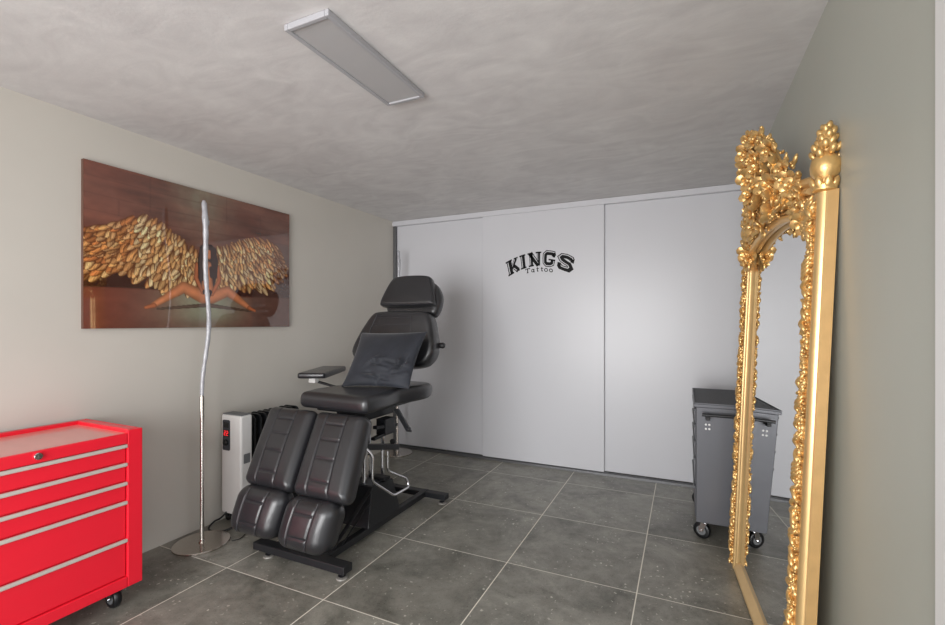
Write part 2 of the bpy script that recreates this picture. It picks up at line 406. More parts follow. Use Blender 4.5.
# dark band behind the wings, then stage floor
mixm(sm(.5,.6,vv)*(1-sm(.74,.77,vv))*.85, hsrgb(54,22,14))
fl = sm(.745,.765,vv+.01*np.sin(uu*7)); mixm(fl, hsrgb(112,66,54))
mixm(fl*np.exp(-((uu-.5)/.2)**2)*(.75+.3*n3), hsrgb(150,158,132))
mixm(fl*sm(.9,1.0,vv)*.5, hsrgb(98,60,48)); mixm(fl*sm(.25,.0,uu)*.5, hsrgb(134,60,40))
mixm(((uu>.74)*sm(.735,.76,uu))*sm(.27,.3,vv)*.5, hsrgb(96,76,68))  # grey block at right: reflection of the sliding doors painted in
# feathers
def feather(cx, cy, ang, L, w, br, tone):
    global img
    ca, sa = math.cos(ang), math.sin(ang); asp = 1.305/.86
    dx = (uu-cx)*asp; dy = (vv-cy); a = (dx*ca+dy*sa)/L; b = (-dx*sa+dy*ca)/w
    inside = (a > -.05) & (a < 1)
    prof = np.sqrt(np.clip(1-np.clip((a-.4)/.6,0,1)**2.6,0,1))*np.clip(.6+.9*a,0,1)
    e = np.abs(b)/np.maximum(prof,1e-3)
    mask = inside*(1-sm(.9,1.06,e))*(prof>.02)
    col = hsrgb(84,38,12)[None,None]*(1-tone) + 0*img
    hi = np.asarray(br)[None,None]
    f = (1-sm(.35,1.0,e))*(.45+.55*sm(0,.7,a))*(.8+.2*np.sin(b*14+a*20))
    rach = np.exp(-(b/.12)**2)*.25
    c = hsrgb(88,42,16)[None,None]*(1-f[...,None]) + hi*np.clip(f+rach,0,1)[...,None]
    img = img*(1-mask[...,None]) + c*mask[...,None]
def interp(poly, x):
    xs = [p[0] for p in poly]; ys = [p[1] for p in poly]; return float(np.interp(x, xs, ys))
lt = [(-.03,.43),(.007,.41),(.092,.357),(.217,.243),(.3,.284),(.389,.386),(.453,.443),(.5,.5)]
lb = [(-.03,.73),(.007,.715),(.092,.647),(.172,.625),(.244,.7),(.329,.724),(.437,.69),(.5,.66)]
rt = [(.5,.47),(.537,.4),(.648,.322),(.768,.25),(.87,.262),(.92,.36),(.95,.47)]
rbm = [(.5,.68),(.555,.676),(.687,.66),(.811,.673),(.88,.6),(.93,.51),(.95,.48)]
gold_l = [hsrgb(224,170,106), hsrgb(238,198,136), hsrgb(208,148,90), hsrgb(244,218,168)]
for side, top, bot in ((-1, lt, lb), (1, rt, rbm)):
    rows = 12
    for r_ in range(rows):
        fr = 1-(r_+.3)/rows                                     # bottom rows first
        x_list = np.linspace(.0,.47,17+r_*2) if side < 0 else np.linspace(.95,.54,17+r_*2)
        for xx in x_list:
            xx += rng.normal(0,.006)
            t0, b0 = interp(top, xx), interp(bot, xx)
            if b0-t0 < .03: continue
            cy = t0+(b0-t0)*(fr*.9-.02)+rng.normal(0,.008)
            spread = (xx-.5)
            ang = PI/2 - spread*2.2 + rng.normal(0,.22)
            L_ = (.055+.055*fr)*(.8+.4*min(1,(b0-t0)/.35)); w_ = .019+.010*fr
            c = gold_l[rng.integers(4)]*(.82+.36*rng.random())
            glow = math.exp(-((xx-.46)/.2)**2)
            c = c*(1-.3*glow)+hsrgb(246,220,160)*.3*glow
            if xx < .2: c = c*np.array([.98,.86,.76])
            if xx > .85: c = c*np.array([.75,.72,.75])
            feather(xx, cy, ang, L_, w_, np.clip(c,0,1), .1)
# the seated figure in the print
def blob(pts, rad, col, soft=.25, asp=1.305/.86):
    """tapered limb through points with radii"""
    global img
    d = np.full(uu.shape, 9.)
    for (p, r0), (q, r1) in zip(zip(pts[:-1], rad[:-1]), zip(pts[1:], rad[1:])):
        ax, ay = p[0]*asp, p[1]; bx, by = q[0]*asp, q[1]
        t = np.clip(((uu*asp-ax)*(bx-ax)+(vv-ay)*(by-ay))/((bx-ax)**2+(by-ay)**2+1e-9),0,1)
        dd = np.hypot(uu*asp-ax-t*(bx-ax), vv-ay-t*(by-ay))/(r0+(r1-r0)*t)
        d = np.minimum(d, dd)
    m_ = 1-sm(.85,1.1,d); sh = np.clip(1.05-.4*d**2,0,1.1)
    c = np.asarray(col)[None,None]*sh[...,None]
    img = img*(1-m_[...,None]) + np.clip(c,0,1)*m_[...,None]
skin = hsrgb(206,128,84); skin2 = hsrgb(182,104,66); hair = hsrgb(58,30,22)
blob([(.27,.872),(.5,.835),(.74,.872)], [.007,.016,.007], hsrgb(92,70,56))
blob([(.505,.47),(.5,.56),(.495,.66)], [.055,.075,.07], hair)
blob([(.5,.56),(.498,.64),(.498,.73)], [.05,.04,.052], skin)
blob([(.477,.775),(.385,.715),(.325,.775),(.25,.85)], [.052,.04,.03,.018], skin)
blob([(.255,.85),(.222,.865)], [.017,.011], skin2)
blob([(.52,.775),(.605,.722),(.675,.79),(.735,.85)], [.05,.04,.03,.018], skin)
blob([(.73,.845),(.765,.868)], [.017,.011], skin2)
blob([(.449,.545),(.442,.64),(.475,.745)], [.02,.017,.013], skin2)
blob([(.55,.545),(.56,.645),(.522,.755)], [.02,.017,.013], skin2)
blob([(.502,.438),(.503,.472)], [.032,.026], skin)
blob([(.478,.42),(.47,.52),(.468,.64)], [.026,.03,.022], hair); blob([(.528,.42),(.536,.52),(.535,.62)], [.022,.028,.02], hair)
blob([(.49,.405),(.515,.405)], [.022,.022], hair); blob([(.485,.56),(.48,.62)], [.016,.016], hair); blob([(.516,.56),(.52,.62)], [.014,.014], hair)
blob([(.487,.74),(.51,.74),(.5,.775)], [.02,.02,.018], hair)
img = np.clip(img*(.92+.16*fbm(uu,vv,28,9)[...,None]),0,1)
wa = thing('wall_print', 'large unframed glossy print of a seated figure with golden wings on left wall', 'picture', (XL,1.8985,1.265))
AY0, AY1, AZ0, AZ1, AX = 1.246, 2.551, 1.268, 2.127, -2.756
k = MB(); k.box((XL+.001,AY0,AZ0),(AX-.001,AY1,AZ1)); k.build('panel', M['art_side'], wa)
k = MB(); o_ = V((0,0,0))
vs = [(AX, AY0+(AY1-AY0)*float(a), AZ1-(AZ1-AZ0)*float(b)) for b in vv[:,0] for a in uu[0]]
fs = [(j*W_+i, (j+1)*W_+i, (j+1)*W_+i+1, j*W_+i+1) for j in range(H_-1) for i in range(W_-1)]
k.add(vs, fs)
pm = bpy.data.materials.new('glossy_print'); pm.use_nodes = True
b_ = pm.node_tree.nodes['Principled BSDF']; at_ = pm.node_tree.nodes.new('ShaderNodeAttribute'); at_.attribute_name = 'print_colour'
pm.node_tree.links.new(at_.outputs['Color'], b_.inputs['Base Color']); b_.inputs['Roughness'].default_value = .03; b_.inputs['Coat Weight'].default_value = 1; b_.inputs['Coat Roughness'].default_value = .02; b_.inputs['Coat IOR'].default_value = 1.72
pr_ = k.build('printed_face', pm, wa, flip=False)
ca = pr_.data.color_attributes.new('print_colour', 'FLOAT_COLOR', 'POINT')
lin_img = np.where(img <= .04045, img/12.92, ((img+.055)/1.055)**2.4)
ca.data.foreach_set('color', np.concatenate([lin_img, np.ones((H_,W_,1))], 2).reshape(-1).astype(np.float32))

# ------------------------------------------------------------------ casters
def caster(root, x, y, zt, ang, r=.042, wid=.026, met=None):
    met = met or M['chrome']
    ca_, sa_ = math.cos(ang), math.sin(ang); ax = V((-sa_, ca_, 0)); fw = V((ca_, sa_, 0))
    c = V((x, y, r+.001)) + fw*.018
    k = MB(); k.box((x-.035,y-.035,zt-.005),(x+.035,y+.035,zt)); k.cyl((x,y,zt-.018),(x,y,zt-.005),.02,16)
    for s_ in (-1,1):
        p0 = V((x,y,zt-.017)) + ax*s_*(wid/2+.006); p1 = c + ax*s_*(wid/2+.006)
        k.bar(p0, p1, .003, .03, up=ax.cross(p1-p0))
    k.bar(V((x,y,zt-.018))-ax*(wid/2+.007), V((x,y,zt-.018))+ax*(wid/2+.007), .036, .004)
    k.cyl(c-ax*(wid/2+.012), c+ax*(wid/2+.012), .006, 10)
    f = k.build('caster', met, root, smooth=35)
    k = MB(); n = 28
    k.lathe([(r*.55,-wid/2),(r*.86,-wid/2),(r*.97,-wid*.35),(r,-wid*.15),(r,wid*.15),(r*.97,wid*.35),(r*.86,wid/2),(r*.55,wid/2)], c, ax, n)
    k.build('wheel', M['tire'], f, smooth=40)
    k = MB(); k.lathe([(.008,-wid/2-.002),(r*.54,-wid/2-.001),(r*.54,wid/2+.001),(.008,wid/2+.002)], c, ax, n)
    k.build('wheel_hub', M['grey_lt'], f, smooth=40)

# ------------------------------------------------------------------ red tool cabinet
tb = thing('tool_cabinet', 'red metal tool cabinet on casters with five drawers at left wall', 'tool cabinet', (-2.53,.88,0))
TX0, TX1, TY0, TY1, TZ0, TZ1 = -2.764, -2.29, .5, 1.263, .103, .812
k = MB()
k.box((TX0,TY0,TZ0),(TX1-.02,TY0+.012,TZ1)); k.box((TX0,TY1-.012,TZ0),(TX1-.02,TY1,TZ1)); k.box((TX0,TY0+.012,TZ0),(TX0+.012,TY1-.012,TZ1))
k.box((TX0+.012,TY0+.012,TZ0),(TX1-.03,TY1-.012,TZ0+.012))
k.box((TX1-.02,TY0,TZ0),(TX1,TY0+.062,TZ1)); k.box((TX1-.02,TY1-.062,TZ0),(TX1,TY1,TZ1)); k.box((TX1-.02,TY0+.062,TZ0),(TX1,TY1-.062,.152))
k.box((TX1-.03,TY0+.012,TZ0+.012),(TX1-.02,TY1-.012,TZ1-.045))
# raised rim around the tray
k.box((TX0,TY0+.012,TZ1-.03),(TX0+.03,TY1-.012,TZ1)); k.box((TX0+.03,TY1-.05,TZ1-.03),(TX1-.02,TY1-.012,TZ1)); k.box((TX0+.03,TY0+.012,TZ1-.03),(TX1-.02,TY0+.05,TZ1))
k.box((TX1-.02,TY0+.062,TZ1-.06),(TX1,TY1-.062,TZ1-.012))
k.build('cabinet_body', M['red'], tb, bevel=.004)
k = MB(); k.box((TX0+.03,TY0+.05,TZ1-.03),(TX1-.02,TY1-.05,TZ1-.018)); k.build('top_tray', M['red_in'], tb)
zs = [(.669,.750),(.583,.667),(.497,.581),(.326,.495),(.154,.324)]
for a, b in zs:
    k = MB(); k.box((TX1-.02,TY0+.066,a+.002),(TX1-.008,TY1-.066,b-.013)); 
    dr = k.build('drawer', M['red'], tb, bevel=.003)
    k = MB()
    k.add([(TX1-.012,TY0+.066,b-.013),(TX1+.001,TY0+.066,b-.016),(TX1+.003,TY0+.066,b-.012),(TX1+.002,TY0+.066,b-.001),(TX1-.004,TY0+.066,b),(TX1-.012,TY0+.066,b-.003),
           (TX1-.012,TY1-.064,b-.013),(TX1+.001,TY1-.064,b-.016),(TX1+.003,TY1-.064,b-.012),(TX1+.002,TY1-.064,b-.001),(TX1-.004,TY1-.064,b),(TX1-.012,TY1-.064,b-.003)],
          [(0,1,2,3,4,5),(11,10,9,8,7,6)]+[(i,(i+1)%6,6+(i+1)%6,6+i) for i in range(6)])
    k.build('drawer_pull', M['alu'], dr, smooth=30)
k = MB(); k.lathe([(.014,0),(.014,.006),(.012,.009),(.004,.009)], (TX1,.889,.779), (1,0,0), 24); k.box((TX1+.009,.8875,.774),(TX1+.0098,.8905,.784),0)
k.build('lock', M['chrome'], tb, smooth=35)
for x_, y_, a_ in ((-2.352,1.185,PI),(-2.352,.58,PI),(-2.68,1.185,1.2),(-2.68,.58,1.2)): caster(tb, x_, y_, TZ0, a_, .046, .03)

# ------------------------------------------------------------------ dark trolley behind the mirror
tc_ = thing('tool_trolley', 'dark grey metal drawer trolley on casters behind the gold mirror', 'trolley', (.23,3.29,0))
CX0, CX1, CY0, CY1, CZ0, CZ1 = .062, .408, 2.97, 3.62, .118, .80
k = MB(); k.box((CX0,CY0,CZ0),(CX1,CY1,CZ1)); k.build('trolley_body', M['cart'], tc_, bevel=.004)
k = MB(); k.box((CX0-.012,CY0-.006,CZ1),(CX1,CY1+.006,CZ1+.018)); 
k.box((CX0-.012,CY0-.006,CZ1+.018),(CX0-.006,CY1+.006,CZ1+.026)); k.box((CX0-.006,CY0-.006,CZ1+.018),(CX1,CY0,CZ1+.026)); k.box((CX0-.006,CY1,CZ1+.018),(CX1,CY1+.006,CZ1+.026))
k.build('top_tray', M['cart'], tc_, bevel=.002)
k = MB(); k.box((CX0-.006,CY0,CZ1+.018),(CX1,CY1,CZ1+.0195))
for i in range(24): 
    yy = CY0+.012+i*.0265; k.box((CX0-.004,yy,CZ1+.0195),(CX1-.004,yy+.012,CZ1+.0225))
k.build('ribbed_top_liner', M['cart_mat'], tc_)
for a, b in ((.70,.785),(.60,.69),(.50,.59),(.33,.49),(.14,.32)):
    k = MB(); k.box((CX0-.006,CY0+.03,a),(CX0-.0003,CY1-.03,b)); dr = k.build('drawer', M['cart'], tc_, bevel=.002)
    k = MB(); k.box((CX0-.013,CY0+.03,b-.016),(CX0-.006,CY1-.03,b-.002)); k.build('drawer_pull', M['grey_lt'], dr, bevel=.003)
k = MB(); k.tube([(CX0+.03,CY0-.05,.765),(CX1-.03,CY0-.05,.765)], .009, 14); k.build('push_handle', M['steel_blk'], tc_, smooth=40)
for x_ in (CX0+.06, CX1-.06):
    k = MB(); k.box((x_-.011,CY0-.058,.735),(x_+.011,CY0-.0004,.752)); k.box((x_-.011,CY0-.056,.75),(x_+.011,CY0-.044,.762)); k.build('handle_bracket', M['rubber'], tc_, bevel=.003)
for x_ in (CX0+.052, CX0+.07, CX1-.052, CX1-.07):
    for z_ in (.675, .70):
        k = MB(); k.lathe([(.006,0),(.006,.0015),(.002,.003)], (x_,CY0-.0002,z_), (0,-1,0), 10); k.build('screw', M['trim'], tc_, smooth=60)
for x_, y_ in ((CX0+.05,CY0+.06),(CX1-.05,CY0+.06),(CX0+.05,CY1-.06),(CX1-.05,CY1-.06)): caster(tc_, x_, y_, CZ0, 2.7, .05, .028)

# ------------------------------------------------------------------ floor lamps
def floor_lamp(x, y):
    root = thing('floor_lamp', 'slender nickel floor lamp with wavy clear rod beside the red tool cabinet', 'floor lamp', (x,y,0), 'floor lamps')
    k = MB(); k.lathe([(.05,0),(.147,.0005),(.150,.003),(.150,.009),(.146,.012),(.02,.013)], (x,y,0), seg=64); k.build('base', M['nickel'], root, smooth=35)
    k = MB(); k.lathe([(.018,.0122),(.018,.02),(.0125,.026),(.0115,.03),(.0115,.86),(.009,.87)], (x,y,0), seg=20); k.build('pole', M['nickel'], root, smooth=40)
    path = [(.0,.855),(.006,.92),(.013,.98),(.025,1.06),(.036,1.143),(.05,1.22),(.06,1.308),(.0635,1.36),(.063,1.415),(.058,1.51),(.05,1.602),(.04,1.71),(.028,1.828),(.018,1.92),(.012,2.0),(.010,2.02)]
    rr = [.0105,.0105,.0115,.0105,.012,.0125,.0125,.012,.012,.0125,.0135,.0135,.0145,.0165,.0135,.006]
    P = []; R = []
    for i in range(len(path)-1):
        for j in range(5):
            t = j/5; a = path[i][0]*(1-t)+path[i+1][0]*t; z = path[i][1]*(1-t)+path[i+1][1]*t
            P.append((x-.012*math.sin(z*9)*min(1,(z-.855)*5), y-.012+a*.62+.012, z)); R.append((rr[i]*(1-t)+rr[i+1]*t)*(1+.07*math.sin(z*70)))
    k = MB(); k.tube(P, R, 12); k.tube([(x,y+.03,1.86),(x+.004,y+.036,1.885),(x+.004,y+.04,1.905)], [.004,.005,.003], 8)
    k.build('light_rod', M['acrylic'], root, smooth=60)
    return root
lamp = floor_lamp(-2.58, 1.742)
lamp2 = lamp.copy(); COL.objects.link(lamp2); lamp2.location = (-2.6, 3.755, 0)
lamp2['label'] = 'slender nickel floor lamp in the far corner behind the tattoo chair'
for ch in list(lamp.children):
    c = ch.copy(); COL.objects.link(c); c.parent = lamp2
def cord(name, root, pts, r=.0035):
    P = [V(p) for p in pts]; out = []
    for i in range(len(P)-1):
        p0, p1, p2, p3 = P[max(i-1,0)], P[i], P[i+1], P[min(i+2,len(P)-1)]
        for j in range(6):
            t = j/6
            out.append(.5*((2*p1)+(-p0+p2)*t+(2*p0-5*p1+4*p2-p3)*t*t+(-p0+3*p1-3*p2+p3)*t**3))
    out.append(P[-1]); k = MB(); k.tube(out, r, 8); return k.build(name, M['rubber'], root, smooth=60)
cord('power_cord', lamp, [(-2.44,1.83,.006),(-2.42,1.87,.006),(-2.45,1.93,.005),(-2.5,2.02,.005),(-2.52,2.2,.005)], .003)

# ------------------------------------------------------------------ oil radiator
rd = thing('oil_radiator', 'white and black finned oil radiator behind the chair leg rests', 'radiator', (-2.64,2.2,0))
k = MB(); k.box((-2.735,1.975,.07),(-2.55,2.06,.705)); k.build('control_housing', M['white_pl'], rd, bevel=.012, seg=3)
k = MB(); k.box((-2.728,1.982,.7055),(-2.556,2.056,.712)); k.build('top_cap', M['grey_lt'], rd, bevel=.003)
k = MB()
def rr_poly(w, h, r, n=6):
    out = []
    for cx_, cy_, a0 in ((w-r,h-r,0),(-w+r,h-r,90),(-w+r,-h+r,180),(w-r,-h+r,270)):
        for i in range(n+1):
            a = math.radians(a0+90*i/n); out.append((cx_+r*math.cos(a), cy_+r*math.sin(a)))
    return out
k.prism(rr_poly(.034,.098,.012), lambda a,b,d: (-2.683+a, 1.9755-d, .575+b), 0, .004)
cp = k.build('control_panel', M['grey_pl'], rd, bevel=.0012)
k = MB(); k.prism(rr_poly(.024,.017,.004), lambda a,b,d: (-2.683+a,1.9715-d,.64+b), 0, .001); k.build('top_window', M['radblack'], cp)
k = MB(); k.prism(rr_poly(.026,.022,.003), lambda a,b,d: (-2.683+a,1.9715-d,.588+b), 0, .001); k.build('display', M['radblack'], cp)
k = MB()
for ox in (-.011, .011):                                       # two red sevens-segment twos
    for a, b, c, d in ((-.007,.012,.007,.015),(.0045,0,.007,.012),(-.007,-.0015,.007,.0015),(-.007,-.012,-.0045,0),(-.007,-.015,.007,-.012)):
        k.box((-2.683+ox+a,1.9702,.588+b),(-2.683+ox+c,1.9706,.588+d))
k.build('display_digits', M['led'], cp)
k = MB(); k.lathe([(.02,0),(.019,.012),(.015,.015),(.003,.015)], (-2.683,1.9715,.528), (0,-1,0), 24); k.box((-2.685,1.9545,.53),(-2.681,1.9565,.545)); k.build('dial', M['radblack'], cp, smooth=35)
k = MB(); k.box((-2.55,1.995,.40),(-2.5485,2.04,.46)); k.build('badge', M['grey_lt'], rd)
for i in range(9):
    y_ = 2.085+i*.046
    k = MB(); k.prism(rr_poly(.078,.29,.035), lambda a,b,d: (-2.643+a,y_+d,.40+b), 0, .012)
    k.prism(rr_poly(.05,.27,.03), lambda a,b,d: (-2.643+a,y_-.008+d,.40+b), 0, .028)
    k.build('fin', M['radblack'], rd, bevel=.003)
for y_ in (2.03, 2.42):
    k = MB(); k.box((-2.745,y_-.015,.05),(-2.545,y_+.015,.075))
    for x_ in (-2.73,-2.56): k.cyl((x_,y_-.012,.027),(x_,y_+.012,.027),.026,20); k.box((x_-.008,y_-.018,.03),(x_+.008,y_+.018,.055))
    k.build('wheel_foot', M['radblack'], rd, smooth=35)
cord('power_cord', rd, [(-2.68,2.0,.10),(-2.70,1.95,.05),(-2.73,1.925,.03),(-2.72,1.88,.008),(-2.66,1.865,.006),(-2.60,1.90,.006),(-2.57,1.96,.03),(-2.60,2.0,.075)], .006)

# ------------------------------------------------------------------ tattoo chair
ch = thing('tattoo_chair', 'black leather reclining tattoo chair with split leg rests on a steel base', 'chair', (-1.865,2.35,0))
def quad_pad(name, TL, TR, BL, BR, th, puff, seams_s, seams_t, rc=.04, nu=64, nv=84, label=None, edge=.5):
    """upholstered pad; front face given by four corners, body behind it; stitched channels at seams"""
    TL, TR, BL, BR = V(TL), V(TR), V(BL), V(BR)
    nrm = (TR-TL).cross(TL-BL).normalized()                     # towards the viewer
    wd = ((TR-TL).length+(BR-BL).length)/2; ht = ((TL-BL).length+(TR-BR).length)/2
    def P(s, t): return BL*(1-s)*(1-t)+BR*s*(1-t)+TL*(1-s)*t+TR*s*t
    er = th*edge
    def sd(a, b):                                               # inside distance to rounded rect, metres
        qx = abs(a-wd/2)-(wd/2-rc); qy = abs(b-ht/2)-(ht/2-rc)
        return -(math.hypot(max(qx,0),max(qy,0))+min(max(qx,qy),0)-rc)
    vs = []; fs = []
    for j in range(nv+1):
        for i in range(nu+1):
            # denser near the rim
            s = .5-.5*math.cos(PI*i/nu)*(.35) - (.5-i/nu)*.65; t = .5-.5*math.cos(PI*j/nv)*.35-(.5-j/nv)*.65
            a, b = s*wd, t*ht
            # pull corner points onto the rounded outline
            qx = abs(a-wd/2)-(wd/2-rc); qy = abs(b-ht/2)-(ht/2-rc)
            if qx > 0 and qy > 0:
                h_ = math.hypot(qx,qy); m_ = max(qx,qy); k_ = m_/h_
                a = wd/2+math.copysign(wd/2-rc+qx*k_, a-wd/2); b = ht/2+math.copysign(ht/2-rc+qy*k_, b-ht/2)
            d = max(sd(a,b),0); s2, t2 = a/wd, b/ht
            e = min(d/er,1); hgt = -er*(1-math.sqrt(max(0,1-(1-e)**2)))
            hgt += puff*(1-(2*s2-1)**2)*(1-(2*t2-1)**2)*1.0 - puff*.0
            g = 0
            for ss in seams_s: g = max(g, math.exp(-((s2-ss)*wd/.0045)**2))
            if seams_s and min(seams_s) < s2 < max(seams_s):
                for tt in seams_t: g = max(g, math.exp(-((t2-tt)*ht/.0045)**2))
                # each channel cell a bit puffed
                cells = sorted(list(seams_t)+[0,1])
            hgt -= .007*g*min(1,d/.02)
            vs.append(P(s2,t2)+nrm*hgt)
    W1 = nu+1
    for j in range(nv):
        for i in range(nu): fs.append((j*W1+i, j*W1+i+1, (j+1)*W1+i+1, (j+1)*W1+i))
    rim = [i for i in range(W1)]+[j*W1+nu for j in range(1,nv+1)]+[nv*W1+i for i in range(nu-1,-1,-1)]+[j*W1 for j in range(nv-1,0,-1)]
    cen = sum((vs[i] for i in rim), V())/len(rim); prev = rim
    for back, sh in ((th*.55,1.0),(th*.8,.985),(th*.95,.94),(th,.88)):
        cur = []
        for i in rim:
            p = vs[i]; q = p+nrm*(-(back-er)); q = cen+nrm*(-(back-er))+((q-(cen+nrm*(-(back-er))))*sh)
            cur.append(len(vs)); vs.append(q)
        for i in range(len(rim)):
            i2 = (i+1)%len(rim); fs.append((prev[i], prev[i2], cur[i2], cur[i]) if True else None)
        prev = cur
    fs.append(tuple(prev))
    mb = MB(); mb.add(vs, fs); o = mb.build(name, M['leather'], ch, smooth=180)
    # stitched seam piping
    k = MB()
    def front(s, t):
        return P(s,t)+nrm*(puff*(1-(2*s-1)**2)*(1-(2*t-1)**2)-.0035)
    if seams_s:
        a0, a1 = min(seams_s), max(seams_s)
        for ss in seams_s: k.tube([front(ss,.06+.88*i/20) for i in range(21)], .0016, 6)
        for tt in seams_t: k.tube([front(a0+(a1-a0)*i/8,tt) for i in range(9)], .0016, 6)
        k.build('stitching', M['stitch'], o, smooth=60)
    if label: o['label'] = label
    return o
quad_pad('leg_rest', (-2.335,2.0,.797), (-1.97,2.0,.797), (-2.28,1.76,.405), (-1.925,1.76,.405), .10, .014, (.3,.68), (.17,.42,.64,.83), label='left upper leg pad')
quad_pad('leg_rest', (-1.958,2.0,.797), (-1.597,2.0,.797), (-1.913,1.76,.40), (-1.54,1.76,.40), .11, .014, (.3,.68), (.17,.42,.64,.83), label='right upper leg pad')
quad_pad('foot_rest', (-2.282,1.745,.405), (-1.925,1.745,.405), (-2.3,1.67,.16), (-1.962,1.67,.16), .12, .02, (.3,.7), (.27,.7), rc=.075, nv=64, label='left lower foot pad')
quad_pad('foot_rest', (-1.918,1.745,.398), (-1.58,1.745,.398), (-1.945,1.67,.145), (-1.62,1.67,.145), .13, .02, (.3,.7), (.27,.7), rc=.075, nv=64, label='right lower foot pad')

def smooth_outline(pts, per=10):
    P = [V(p) for p in pts]; n = len(P); out = []
    for i in range(n):
        p0, p1, p2, p3 = P[i-1], P[i], P[(i+1)%n], P[(i+2)%n]
        for j in range(per):
            t = j/per; out.append(.5*((2*p1)+(-p0+p2)*t+(2*p0-5*p1+4*p2-p3)*t*t+(-p0+3*p1-3*p2+p3)*t**3))
    return out
def chaikin(pts, it=3):
    P = [V(p) for p in pts]
    for _ in range(it):
        Q = []
        for i in range(len(P)):
            a, b = P[i], P[(i+1)%len(P)]; Q += [a*.75+b*.25, a*.25+b*.75]
        P = Q
    return P
def cushion(name, outline, fn, th, er=.04, puff=.015, parent=None, material=None, rings=16, sharp=False):
    """outline list of 2D V; fn(a,b,h)->world with h towards the front; er = edge roundness"""
    pts = outline; n = len(pts); c = sum(pts, V((0,0)))/n
    vs = []; fs = []
    def segd(p):
        return min(((p-a)-(b-a)*max(0,min(1,(p-a).dot(b-a)/max((b-a).length_squared,1e-12)))).length for a, b in zip(pts, pts[1:]+pts[:1]))
    rho = [1-.5*(i/rings)**1.6 if i < rings*.7 else None for i in range(rings)]
    rho = [1,.995,.985,.97,.95,.925,.895,.86,.82,.77,.7,.6,.48,.34,.2,.08]
    for r in rho:
        for p in pts:
            q = c+(p-c)*r; d = segd(q) if r < 1 else 0
            e = min(d/er,1); h = -er*(1-math.sqrt(max(0,1-(1-e)**2))) + puff*(1-r*r)
            vs.append(fn(q.x,q.y,h))
    vs.append(fn(c.x,c.y,puff)); ci = len(vs)-1
    for j in range(len(rho)-1):
        for i in range(n):
            i2 = (i+1)%n; fs.append((j*n+i, j*n+i2, (j+1)*n+i2, (j+1)*n+i))
    j = len(rho)-1
    for i in range(n): fs.append((j*n+i, j*n+(i+1)%n, ci))
    prev = list(range(n))
    for h, r in ((-th+er*.8,1),(-th+er*.4,.985),(-th+er*.12,.955),(-th,.9)):
        cur = []
        for p in pts:
            q = c+(p-c)*r; cur.append(len(vs)); vs.append(fn(q.x,q.y,h))
        for i in range(n): fs.append((prev[i],prev[(i+1)%n],cur[(i+1)%n],cur[i]))
        prev = cur
    fs.append(tuple(prev))
    mb = MB(); mb.add(vs, fs); return mb.build(name, material or M['leather'], parent or ch, smooth=180)

# seat: top view outline
seat_pts = [(-2.142,2.09),(-2.136,2.062),(-2.09,2.05),(-1.89,2.045),(-1.68,2.03),(-1.625,2.04),(-1.612,2.08),(-1.615,2.2),(-1.64,2.36),(-1.628,2.44),(-1.595,2.54),(-1.58,2.64),(-1.60,2.73),(-1.66,2.78),
            (-1.9,2.8),(-2.12,2.78),(-2.2,2.72),(-2.22,2.62),(-2.2,2.52),(-2.15,2.42),(-2.14,2.34),(-2.165,2.2)]
cushion('seat', smooth_outline(seat_pts,5), lambda a,b,h: (a,b,.878+h), .098, .04, .006)
# backrest
cosb, sinb = math.cos(math.radians(13)), math.sin(math.radians(13))
def back_fn(a, b, h): return (-1.925+a, 2.675+(b-1.0)*sinb/cosb-h*cosb, b+h*sinb)
bp = [(-.17,1.39),(.2,1.39),(.275,1.37),(.315,1.25),(.345,1.13),(.325,1.05),(.25,.99),(0,.98),(-.27,1.0),(-.355,1.05),(-.37,1.11),(-.305,1.25),(-.225,1.37)]
bk = cushion('backrest', chaikin(bp,3), back_fn, .135, .035, .012)
k = MB()
for pts in ([(-.16,1.35),(.14,1.35)],[(-.16,1.35),(-.2,1.25),(-.23,1.08)],[(.14,1.35),(.17,1.08)],[(-.165,1.335),(.142,1.335)],[(-.188,1.285),(.148,1.285)]):
    P = []
    for (a0,b0),(a1,b1) in zip(pts,pts[1:]): P += [(a0+(a1-a0)*i/8,b0+(b1-b0)*i/8) for i in range(9)]
    k.tube([back_fn(a,b,.0085) for a,b in P], .0022, 6)
k.build('stitching', M['stitch'], bk, smooth=60)
# headrest: front cushion over a rear cushion
cosh, sinh = math.cos(math.radians(20)), math.sin(math.radians(20))
def head_fn(a, b, h): a *= 1.06; b = 1.42+(b-1.42)*1.04; return (-1.9+a, 2.85+(b-1.43)*sinh/cosh-h*cosh, b+h*sinh)
hr = [(-.135,1.655),(.12,1.655),(.165,1.63),(.195,1.54),(.222,1.45),(.215,1.43),(0,1.425),(-.225,1.43),(-.238,1.45),(-.215,1.53),(-.18,1.62)]
HR = cushion('headrest', chaikin(hr,2), head_fn, .075, .026, .012)
k = MB(); hd = chaikin(hr,2); cc = sum(hd, V((0,0)))/len(hd)
k.tube([head_fn(*(cc+(p-cc)*.93), .001) for p in hd+hd[:1]], .0022, 6); k.build('stitching', M['stitch'], HR, smooth=60)  # edge seam, paler piping also stands in for the edge highlight
hb = [(-.12,1.64),(.12,1.64),(.19,1.60),(.235,1.52),(.235,1.44),(.215,1.385),(.18,1.375),(0,1.388),(-.18,1.39),(-.21,1.42),(-.225,1.5),(-.19,1.6)]
cushion('headrest_backing', chaikin(hb,3), lambda a,b,h: head_fn(a,b,h-.055), .09, .035, .004)
k = MB(); k.bar((-1.9,2.93,1.2),(-1.9,3.0,1.46),.05,.012,up=(0,1,0)); k.bar((-1.9,2.8,.84),(-1.9,2.88,1.1),.06,.02,up=(0,1,0)); k.bar((-1.9,2.65,.8),(-1.9,2.83,.84),.06,.02); k.build('back_support', M['steel_blk'], ch, bevel=.003)
